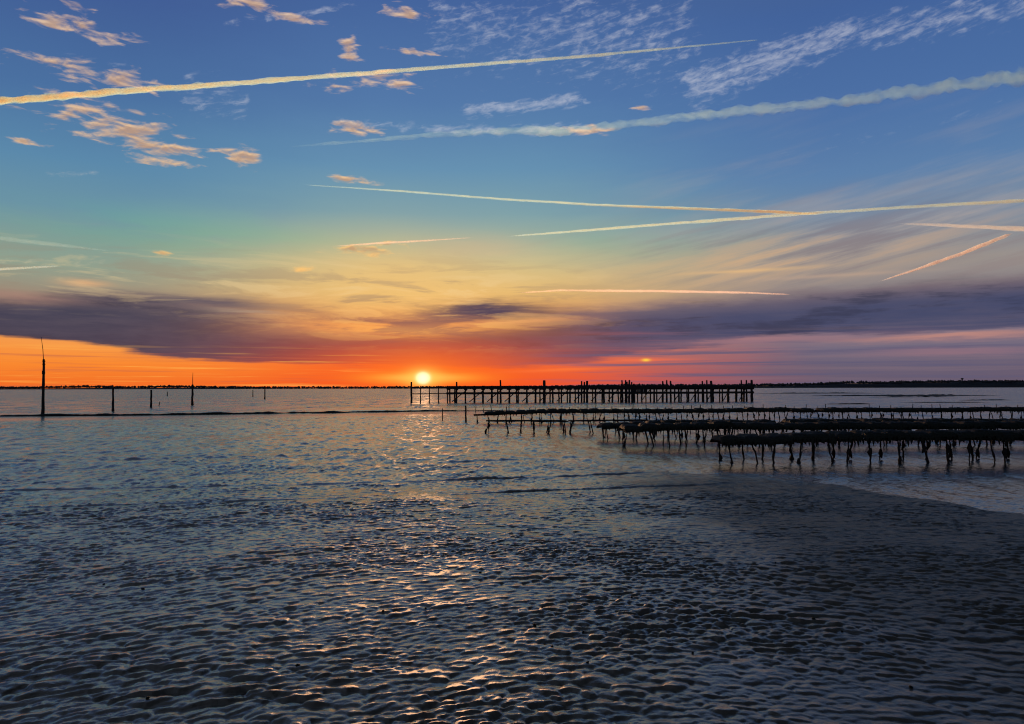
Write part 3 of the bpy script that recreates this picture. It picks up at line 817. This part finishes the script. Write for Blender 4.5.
def weed_mesh(seed):
    """one ragged curtain of weed hanging off the front end of a bag and lying over its edge"""
    rnd = random.Random(seed); bm = bmesh.new(); nx = 22
    rows = []
    ln = [max(0.01, rnd.gauss(0.075, 0.05)) for _ in range(nx)]
    for j in range(5):
        row = []
        for i in range(nx):
            x = -0.26 + 0.52 * i / (nx - 1) + rnd.uniform(-.006, .006)
            if j == 0: p = (x, -0.40, 0.085 + rnd.uniform(0, .02))
            elif j == 1: p = (x, -0.485, 0.055)
            else: p = (x + rnd.uniform(-.01, .01), -0.505 - rnd.uniform(0, .03), 0.03 - ln[i] * (j - 1) / 3)
            row.append(p)
        rows.append(row)
    F_ = [[bm.verts.new(p) for p in r] for r in rows]
    B_ = [[bm.verts.new((p[0], p[1] + 0.012 + rnd.uniform(0, .008), p[2] - (0.012 if j < 2 else 0))) for p in r] for j, r in enumerate(rows)]
    for j in range(4):
        for i in range(nx - 1):
            bm.faces.new((F_[j][i], F_[j][i + 1], F_[j + 1][i + 1], F_[j + 1][i]))
            bm.faces.new((B_[j][i], B_[j + 1][i], B_[j + 1][i + 1], B_[j][i + 1]))
    for j in (0, 4):
        for i in range(nx - 1): bm.faces.new((F_[j][i], B_[j][i], B_[j][i + 1], F_[j][i + 1]))
    for i in (0, nx - 1):
        for j in range(4): bm.faces.new((F_[j][i], F_[j + 1][i], B_[j + 1][i], B_[j][i]))
    return bm_mesh('seaweed', bm)
def build_racks():
    protos = [make_trestle(s) for s in (1, 2, 3)]; used = set()
    bags = [bag_mesh(s) for s in range(5)]; weeds = [weed_mesh(s) for s in range(4)]
    for m in bags: m.materials.append(BAG)
    for m in weeds: m.materials.append(WEED)
    rnd = random.Random(21)
    # start px, distance, end x(m), bag share, slope of the row, name of the row
    rows = [(474, 36.0, 25.2, 0.97, 0.045, 'farthest, longest rack row', 0.0),
            (486, 27.6, 7.6, 0.0, 0.0, 'low bare rack row', -0.02),
            (600, 24.6, 17.4, 0.95, 0.03, 'third rack row from the front', -0.05),
            (622, 21.6, 15.3, 1.0, 0.02, 'second rack row from the front', 0.02),
            (716, 16.9, 12.1, 1.0, 0.015, 'nearest rack row', 0.02)]
    for (px, dist, xend, share, slope, nm, dz) in rows:
        x = gx(px, dist) + 1.45; k = 0; xs0 = x
        while x - 1.45 < xend:
            y = dist + (x - xs0) * slope + rnd.uniform(-.12, .12); rz = math.atan(slope) + rnd.uniform(-.03, .03)
            pi = rnd.randrange(3); p = protos[pi]
            if pi not in used:
                used.add(pi); o = p
            else:
                o = p.copy(); C.objects.link(o)
                for ch in [c for c in bpy.data.objects if c.parent == p]:
                    c = ch.copy(); C.objects.link(c); c.parent = o
            first = (k == 0)
            tilt = 0.035 if first and share else rnd.uniform(-.012, .012)
            z = dz + rnd.uniform(-.025, .025) - (0.05 if first and share else 0)
            o.location = (x, y, z); o.rotation_euler = (rnd.uniform(-.02, .02), -tilt, rz)
            pos = ('at its left end' if k == 0 else ['second', 'third', 'fourth', 'fifth', 'sixth', 'seventh', 'eighth', 'ninth', 'tenth', 'eleventh'][k - 1] + ' from its left end')
            what = 'bare' if share == 0 else 'bag-laden'
            tag(o, f'{what} trestle in the {nm}, {pos}', 'oyster rack', 'oyster trestles set out in rows')
            M = Matrix.Translation((x, y, z)) @ (Matrix.Rotation(rz, 4, 'Z') @ Matrix.Rotation(-tilt, 4, 'Y'))
            for b_ in range(6):
                if rnd.random() > share: continue
                lx = -1.22 + b_ * 0.49 + rnd.uniform(-.03, .03)
                bo = link('oyster_bag', rnd.choice(bags)); 
                loc = M @ Vector((lx, rnd.uniform(-.03, .03), 0.485 + rnd.uniform(0, .015)))
                bo.location = loc; bo.rotation_euler = (rnd.uniform(-.04, .04), -tilt + rnd.uniform(-.04, .04), rz + rnd.uniform(-.06, .06))
                bo.scale = (1, 1, rnd.uniform(0.95, 1.2))
                tag(bo, f'dark weedy mesh oyster bag lying on the {nm}', 'oyster bag', f'oyster bags on the {nm}')
                link('seaweed', rnd.choice(weeds), None, bo)
                if rnd.random() < 0.12:
                    pass
            x += 2.9 + rnd.uniform(0.02, 0.12); k += 1
    for i, p in enumerate(protos):
        if i not in used:
            for c in [c for c in bpy.data.objects if c.parent == p]: bpy.data.objects.remove(c)
            bpy.data.objects.remove(p)

# ------------------------------------------------------------------ contrails at cruising height
def build_contrails():
    ALT = 9000.0
    def hit(px, py):
        d = ray(px, py); k = (ALT - CAM_H) / d.z
        return d * k + Vector((0, 0, CAM_H)), k * d.length
    def trail(pts, label, tau, puff, seed, color=(0.25, 0.58, 1.0), seglen=2.0):
        P = []; W_ = []
        for i in range(len(pts) - 1):
            (x0, y0, w0), (x1, y1, w1) = pts[i], pts[i + 1]
            n = max(2, int(math.hypot(x1 - x0, y1 - y0) / seglen))
            for k in range(n):
                t = k / n; P.append((x0 + (x1 - x0) * t, y0 + (y1 - y0) * t)); W_.append(w0 + (w1 - w0) * t)
        P.append(pts[-1][:2]); W_.append(pts[-1][2])
        # soften the corners of the flight path
        P = np.array(P, float)
        for _ in range(12): P[1:-1] = (P[:-2] + 2 * P[1:-1] + P[2:]) / 4
        n = len(P); seg = 12
        s = np.arange(n) * 1.0
        wob = fbm(s / 9.0, s * 0, seed, 3)
        Vv = []; rm = []
        for i in range(n):
            c, dist = hit(P[i][0], P[i][1]); a, _ = hit(*P[max(i - 1, 0)]); b2, _ = hit(*P[min(i + 1, n - 1)])
            t = (b2 - a).normalized(); view = c.normalized()
            u = t.cross(view).normalized(); v = t.cross(u).normalized()
            r = W_[i] * dist / F / 2; rm.append(r)
            c = c + u * (r * 0.35 * puff * float(wob[i]))
            endk = min(1.0, i / 6.0, (n - 1 - i) / 4.0) if W_[0] < 3 or i > n / 2 else 1.0
            for k in range(seg):
                th = 2 * math.pi * k / seg
                nz = float(fbm(np.array([s[i] / 5.5]), np.array([math.cos(th) * 1.3 + math.sin(th) * 2.1]), seed + 5, 3)[0])
                nz2 = float(rnoise(np.array([s[i] / 3.2 + math.sin(th)]), np.array([math.cos(th) * 1.4]), seed + 9)[0])
                q = r * max(0.08, 1 + puff * (0.9 * nz + 0.4 * nz2)) * max(0.02, endk)
                Vv.append(c + u * (math.cos(th) * q) + v * (math.sin(th) * q))
        Q = []
        for i in range(n - 1):
            for k in range(seg):
                Q.append((i * seg + k, i * seg + (k + 1) % seg, (i + 1) * seg + (k + 1) % seg, (i + 1) * seg + k))
        bm = bmesh.new()
        o0 = Vv[n // 2 * seg]
        vs = [bm.verts.new(p - o0) for p in Vv]
        for q in Q: bm.faces.new([vs[k] for k in q])
        bm.faces.new([vs[k] for k in reversed(range(seg))]); bm.faces.new(vs[-seg:])
        if bm.calc_volume(signed=True) < 0: bmesh.ops.reverse_faces(bm, faces=bm.faces)
        me = bpy.data.meshes.new('contrail'); bm.to_mesh(me); bm.free()
        for p in me.polygons: p.use_smooth = True
        dens = 1.5 * tau / (2 * float(np.mean(rm)))
        o = link('contrail', me, mat_contrail('contrail_ice', dens, color)); o.location = o0
        tag(o, label, 'contrail', 'aircraft contrails across the evening sky', 'thing')
    trail([(-40, 105, 6.5), (0, 101, 6), (120, 91.5, 5.5), (230, 83.5, 5), (400, 70.5, 4), (600, 55, 2.8), (762, 39.5, 1.0)],
          'brightest straight white contrail crossing the top left, tapering toward the right', 1.15, 0.45, 1)
    trail([(288, 147, 1), (330, 143, 2.5), (380, 139.5, 3.5), (440, 134, 5), (500, 131, 6), (560, 131.5, 9), (620, 125, 7.5), (700, 116, 8), (800, 105.5, 8), (900, 94, 9.5), (1024, 76, 12.5), (1070, 68, 13)],
          'puffy ragged contrail widening toward the upper right edge', 0.30, 0.9, 2)
    trail([(302, 184.6, .8), (400, 191, 2.0), (500, 199, 2.2), (600, 205, 2.5), (700, 209, 2.8), (780, 212, 3.2), (824, 214.5, 1)],
          'thin straight contrail sloping down to the right, upper of the crossing pair', 0.8, 0.35, 3)
    trail([(506, 236.5, 1.0), (560, 232.5, 2.4), (640, 226, 2.8), (740, 218.5, 3.2), (800, 214, 2.8), (900, 207.5, 2.8), (1024, 200.5, 3.2), (1070, 198, 3.2)],
          'thin contrail rising to the right edge, crossing the sloping one', 0.9, 0.35, 4)
    trail([(896, 223.6, .8), (940, 225, 3.0), (1024, 229, 4), (1070, 231, 4)], 'short pale contrail at the right edge just above the slanting one', 0.6, 0.4, 5, (0.45, 0.65, 0.9))
    trail([(878, 282, .8), (920, 268, 2.5), (960, 254, 3.0), (990, 242, 3.4), (1013, 233, 2.5)], 'short steep contrail slanting down to the left near the right edge', 0.8, 0.45, 6, (0.45, 0.65, 0.9))
    trail([(516, 293, 1), (560, 290.3, 2.2), (650, 291, 2.6), (740, 292.5, 2.2), (792, 294.5, 1)], 'level golden contrail lying low just above the grey cloud bank', 0.55, 0.4, 7, (0.7, 0.7, 0.7))
    trail([(330, 246.5, .7), (380, 243, 2.2), (430, 240.3, 1.8), (474, 237.5, .8)], 'short faint golden contrail over the small dark cloud', 0.4, 0.4, 8, (0.7, 0.7, 0.7))
    trail([(-40, 234, 4), (0, 238.5, 4), (50, 244, 3.4), (112, 251, 1)], 'faint sloping contrail at the left edge, upper of two', 0.16, 0.5, 9)
    trail([(-40, 272, 2.4), (0, 269.3, 2.4), (40, 267, 2), (64, 265.8, .8)], 'short faint level contrail at the left edge, lower of two', 0.35, 0.3, 10)

# ------------------------------------------------------------------ build all
build_world()
WOOD = mat_dark('weathered_timber', (0.018, 0.016, 0.015), (0.045, 0.040, 0.036), 0.8, 14.0, 0.02)
IRON = mat_dark('rusted_weedy_iron', (0.012, 0.012, 0.012), (0.032, 0.026, 0.022), 0.75, 40.0, 0.01)
WEED = mat_dark('wet_seaweed', (0.010, 0.013, 0.009), (0.024, 0.026, 0.016), 0.6, 30.0, 0.01)
BAG = mat_dark('dark_mesh_bag', (0.010, 0.011, 0.011), (0.030, 0.029, 0.025), 0.75, 60.0, 0.012)
build_ground(); build_stones(); build_bars(); build_shore(); build_posts(); build_pier(); build_racks(); build_contrails()

sd = bpy.data.lights.new('sun', 'SUN'); sd.energy = 4.4; sd.angle = R(0.5); sd.color = (1.0, 0.52, 0.25)
so = bpy.data.objects.new('sun', sd); C.objects.link(so)
d = Vector((math.sin(R(SUN_AZ)) * math.cos(R(SUN_EL)), math.cos(R(SUN_AZ)) * math.cos(R(SUN_EL)), math.sin(R(SUN_EL))))
so.rotation_euler = d.to_track_quat('Z', 'Y').to_euler()

cd = bpy.data.cameras.new('camera'); cd.sensor_width = 36.0; cd.lens = 36.0 * F / W
cd.clip_start = 0.1; cd.clip_end = 300000
co = bpy.data.objects.new('camera', cd); C.objects.link(co)
co.location = (0, 0, CAM_H); co.rotation_euler = (Matrix.Rotation(math.pi / 2 + PITCH, 3, 'X') @ Matrix.Rotation(ROLL, 3, 'Z')).to_euler()
sc = bpy.context.scene; sc.camera = co
sc.view_settings.view_transform = 'Standard'; sc.view_settings.look = 'None'
sc.view_settings.exposure = 0.12; sc.view_settings.gamma = 1; sc.view_settings.use_curve_mapping = False
sc.render.engine = 'CYCLES'
sc.cycles.use_denoising = True; sc.cycles.filter_width = 1.1
sc.cycles.max_bounces = 5; sc.cycles.transparent_max_bounces = 16; sc.cycles.volume_bounces = 2
sc.cycles.sample_clamp_indirect = 1.0; sc.cycles.sample_clamp_direct = 0.9
